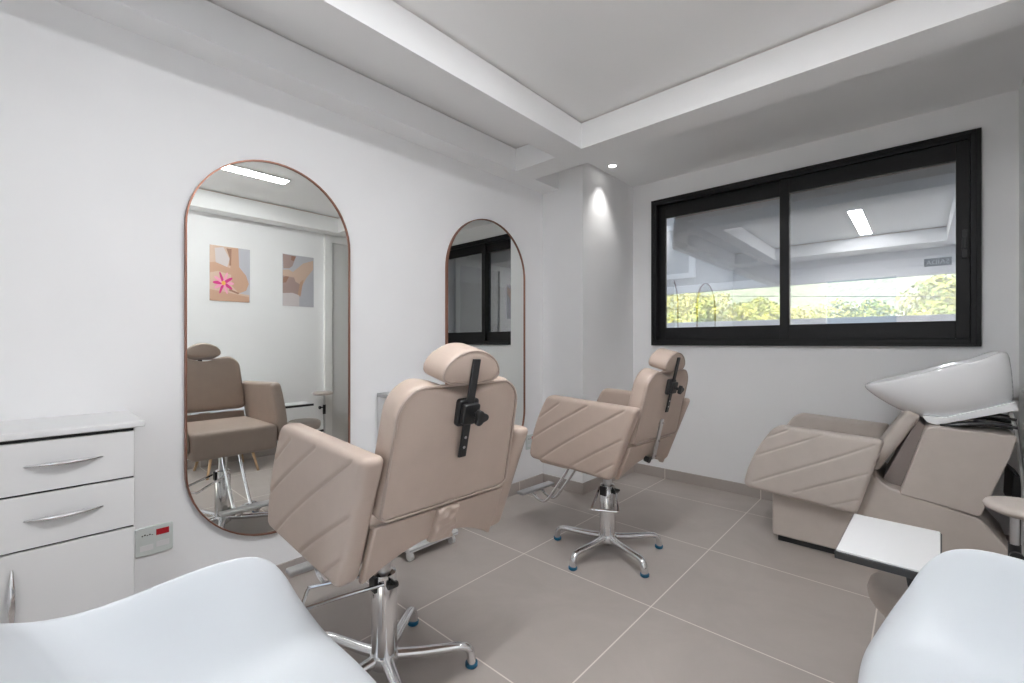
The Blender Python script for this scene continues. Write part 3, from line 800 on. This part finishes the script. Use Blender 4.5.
# ------------------------------------------------------------------ exit sign on the near wall (reflected in the window)
ex = thing('exit_sign', 'small grey exit sign on the near wall, seen reflected in the window', 'sign', (.185, YN, 2.39))
obj('panel', boxm(-.14, .14, 0.001, .008, -.055, .055), M_signgrey, ex, bevel=.002)
cu = bpy.data.curves.new('exit_text', 'FONT'); cu.body = 'SA\u00cdDA'; cu.size = .085; cu.extrude = .001; cu.align_x = 'CENTER'; cu.align_y = 'CENTER'
to = bpy.data.objects.new('exit_text', cu); C.objects.link(to)
dg = bpy.context.evaluated_depsgraph_get()
me = bpy.data.meshes.new_from_object(to.evaluated_get(dg)); bpy.data.objects.remove(to)
me.materials.clear(); me.materials.append(M_signtext)
lo = bpy.data.objects.new('lettering', me); C.objects.link(lo); lo.parent = ex
lo.location = (0, .0095, -.004); lo.rotation_euler = (PI / 2, 0, PI)

# ------------------------------------------------------------------ outside
obj('wall_sun_block', boxm(-12, .6, -3.2, YF + .155, 2.95, 9.7), M_extgrey, kind=S)  # unseen mass added to shade the gable and keep sun out of the opening
obj('wall_return', boxm(1.3, 1.45, YF + .155, 7.98, -.30, 2.40), M_extgrey, kind=S)
obj('ground', boxm(-40, 40, YF + .15, 90, -.35, -.30), M_ground, kind=S)
obj('wall_garden', boxm(-9, 6, 8.0, 8.18, -.30, 1.63), M_extwhite, kind=S, bevel=.01)
bm = BM(); box(bm, -1.72, 6, 4.20, 8.12, 2.40, 2.52)
pr = thing('carport_canopy', 'white painted carport roof with fascia and side beam outside the window', 'canopy', (0, 0, 0))
obj('roof_slab', bm, M_extwhite, pr)
obj('fascia', boxm(-9, 6, 8.0, 8.12, 2.155, 2.285), M_extwhite, pr, bevel=.01)
obj('fascia_upstand', boxm(-1.72, 6, 8.03, 8.12, 2.285, 2.40), M_extwhite, pr)
obj('side_beam', boxm(-1.75, -1.60, 4.20, 8.0, 2.150, 2.40), M_extwhite, pr, bevel=.008)
for x in (-8.9, 5.85): obj('post', boxm(x, x + .12, 8.0, 8.12, 1.63, 2.155), M_extwhite, pr)
obj('gable_panel', boxm(-9, -1.75, 8.03, 8.12, 2.285, 4.2), M_extgrey, pr)
bm = BM(); ring(bm, -4.1, -2.92, 2.42, 3.4, .11, .09, 7.98, 8.03)
obj('gable_frame', bm, M_extwhite, pr, bevel=.006)
cbm = tube(BM(), [(-9, 9.2, 2.66), (-3.9, 9.2, 2.25), (-.22, 9.2, 1.98), (5, 9.2, 1.70)], .006, 6)
tag(obj('power_cable', cbm, M_cable), 'thin dark cable strung across the trees outside', 'cable')

def tree_mesh(name, seed, nl, leaf):
    rn = random.Random(seed); bm = BM()
    blobs = [(rn.uniform(-1, 1), rn.uniform(-1, 1), rn.uniform(-.7, .8), rn.uniform(.55, .95)) for _ in range(9)]
    for _ in range(nl):
        bx, by, bz, br_ = rn.choice(blobs)
        v = Vector((rn.gauss(0, 1), rn.gauss(0, 1), rn.gauss(0, 1))).normalized() * br_ * rn.uniform(.6, 1.02)
        p = Vector((bx, by, bz)) + v
        nrm = (v.normalized() + Vector((rn.uniform(-1, 1), rn.uniform(-1, 1), rn.uniform(-1, 1))) * .8).normalized()
        a = nrm.orthogonal().normalized(); b = nrm.cross(a)
        g = rn.uniform(0, 2 * PI); a, b = a * math.cos(g) + b * math.sin(g), b * math.cos(g) - a * math.sin(g)
        s_ = leaf * rn.uniform(.6, 1.3)
        bm.faces.new([bm.verts.new(p + q) for q in (a * s_, b * s_ * .55, -a * s_, -b * s_ * .55)])
    me = bpy.data.meshes.new(name); bm.to_mesh(me); bm.free()
    return me
def trunk_mesh():
    bm = tube(BM(), [(0, 0, -2.9), (.03, .02, -1.5), (0, 0, -.3), (.05, 0, .5)], [.16, .12, .10, .04], 10)
    for g in (0, 2.1, 4.2): tube(bm, [(0, 0, -.8), (.5 * math.cos(g), .5 * math.sin(g), .1)], [.06, .02], 8)
    me = bpy.data.meshes.new('trunk'); bm.to_mesh(me); bm.free(); me.materials.append(M_bark)
    for p in me.polygons: p.use_smooth = True
    return me
TM = []
for i in range(3):
    for j in range(2):
        me = tree_mesh('foliage', 11 + i * 5 + j, 8000, .075); me.materials.append(M_leaf[i]); TM.append((i, me))
TK = trunk_mesh()
# x, y, crown centre z, scale, leaf kind, label
TREES = [(-5.9, 11, 1.70, .60, 1, 'yellow-green tree outside, nearest the left edge of the left pane'),
         (-3.75, 11, 1.62, .60, 0, 'bright green tree outside, near the middle of the left pane'),
         (-1.7, 11, 1.28, .55, 1, 'low yellowish tree outside, behind the mullion of the window'),
         (.25, 11, 1.82, .62, 0, 'full bright green tree outside, at the right end of the right pane'),
         (-4.9, 14, 1.95, .66, 1, 'yellow-green tree outside, second row, between the two crowns in the left pane'),
         (-2.75, 14, 1.62, .62, 0, 'deep green tree outside, second row, by the right end of the left pane'),
         (-.75, 14, 1.50, .58, 0, 'small rounded tree outside, second row, in the middle of the right pane'),
         (-4.15, 16.4, 2.0, .70, 0, 'taller green tree outside, last row, in the right half of the left pane')]
for k, (x, y, z, s_, kind, lab) in enumerate(TREES):
    t = thing('tree', lab, 'tree', (x, y, z), k * 1.3, 'trees beyond the garden wall')
    t.scale = (s_, s_, s_)
    me = [m for i, m in TM if i == kind][k % 2]
    o = bpy.data.objects.new('foliage', me); C.objects.link(o); o.parent = t
    o = bpy.data.objects.new('trunk', TK); C.objects.link(o); o.parent = t
    o.scale = (1, 1, (z + .30) / s_ / 2.9)
# hillside far behind
bm = BM(); nx, ny = 60, 14; V = []
for j in range(ny):
    y = 28 + j * 4.0
    V.append([bm.verts.new((-60 + 110 * i / (nx - 1), y, -.3 + 19 * (1 - math.exp(-((y - 28) / 18) ** 1.5)) * (.75 + .25 * math.sin(i * .35 + 1) + .08 * math.sin(i * 1.3 + j)) + .5 * math.sin(i * 2.1 + j * 1.7) * (j > 0))) for i in range(nx)])
for A, B in zip(V, V[1:]):
    for i in range(nx - 1): bm.faces.new([A[i], A[i + 1], B[i + 1], B[i]])
obj('hill', bm, M_hill, angle=60, kind=S)

# ------------------------------------------------------------------ light and camera
sun = bpy.data.lights.new('sun', 'SUN'); sun.energy = 11; sun.angle = R(1); sun.color = (1, .95, .84)
so = bpy.data.objects.new('sun', sun); C.objects.link(so)
so.rotation_euler = (R(38), 0, R(-25))
wd = bpy.data.worlds.new('world'); bpy.context.scene.world = wd; wd.use_nodes = True
bg = wd.node_tree.nodes['Background']; bg.inputs[0].default_value = (.88, .94, 1.0, 1); bg.inputs[1].default_value = 1.35

cam = bpy.data.cameras.new('camera'); cam.lens = 448 * 36 / 1024; cam.sensor_width = 36; cam.shift_y = 1.5 / 1024
cam.clip_start = .02
co = bpy.data.objects.new('camera', cam); C.objects.link(co); co.location = (0, 0, 1.26); co.rotation_euler = (PI / 2, 0, R(42.3))
sc = bpy.context.scene; sc.camera = co
sc.view_settings.view_transform = 'Standard'; sc.view_settings.look = 'None'; sc.view_settings.gamma = 1
sc.view_settings.use_curve_mapping = False; sc.view_settings.exposure = .62
sc.cycles.max_bounces = 14; sc.cycles.diffuse_bounces = 8; sc.cycles.glossy_bounces = 8; sc.cycles.transparent_max_bounces = 16
sc.cycles.sample_clamp_indirect = 6; sc.cycles.caustics_reflective = False
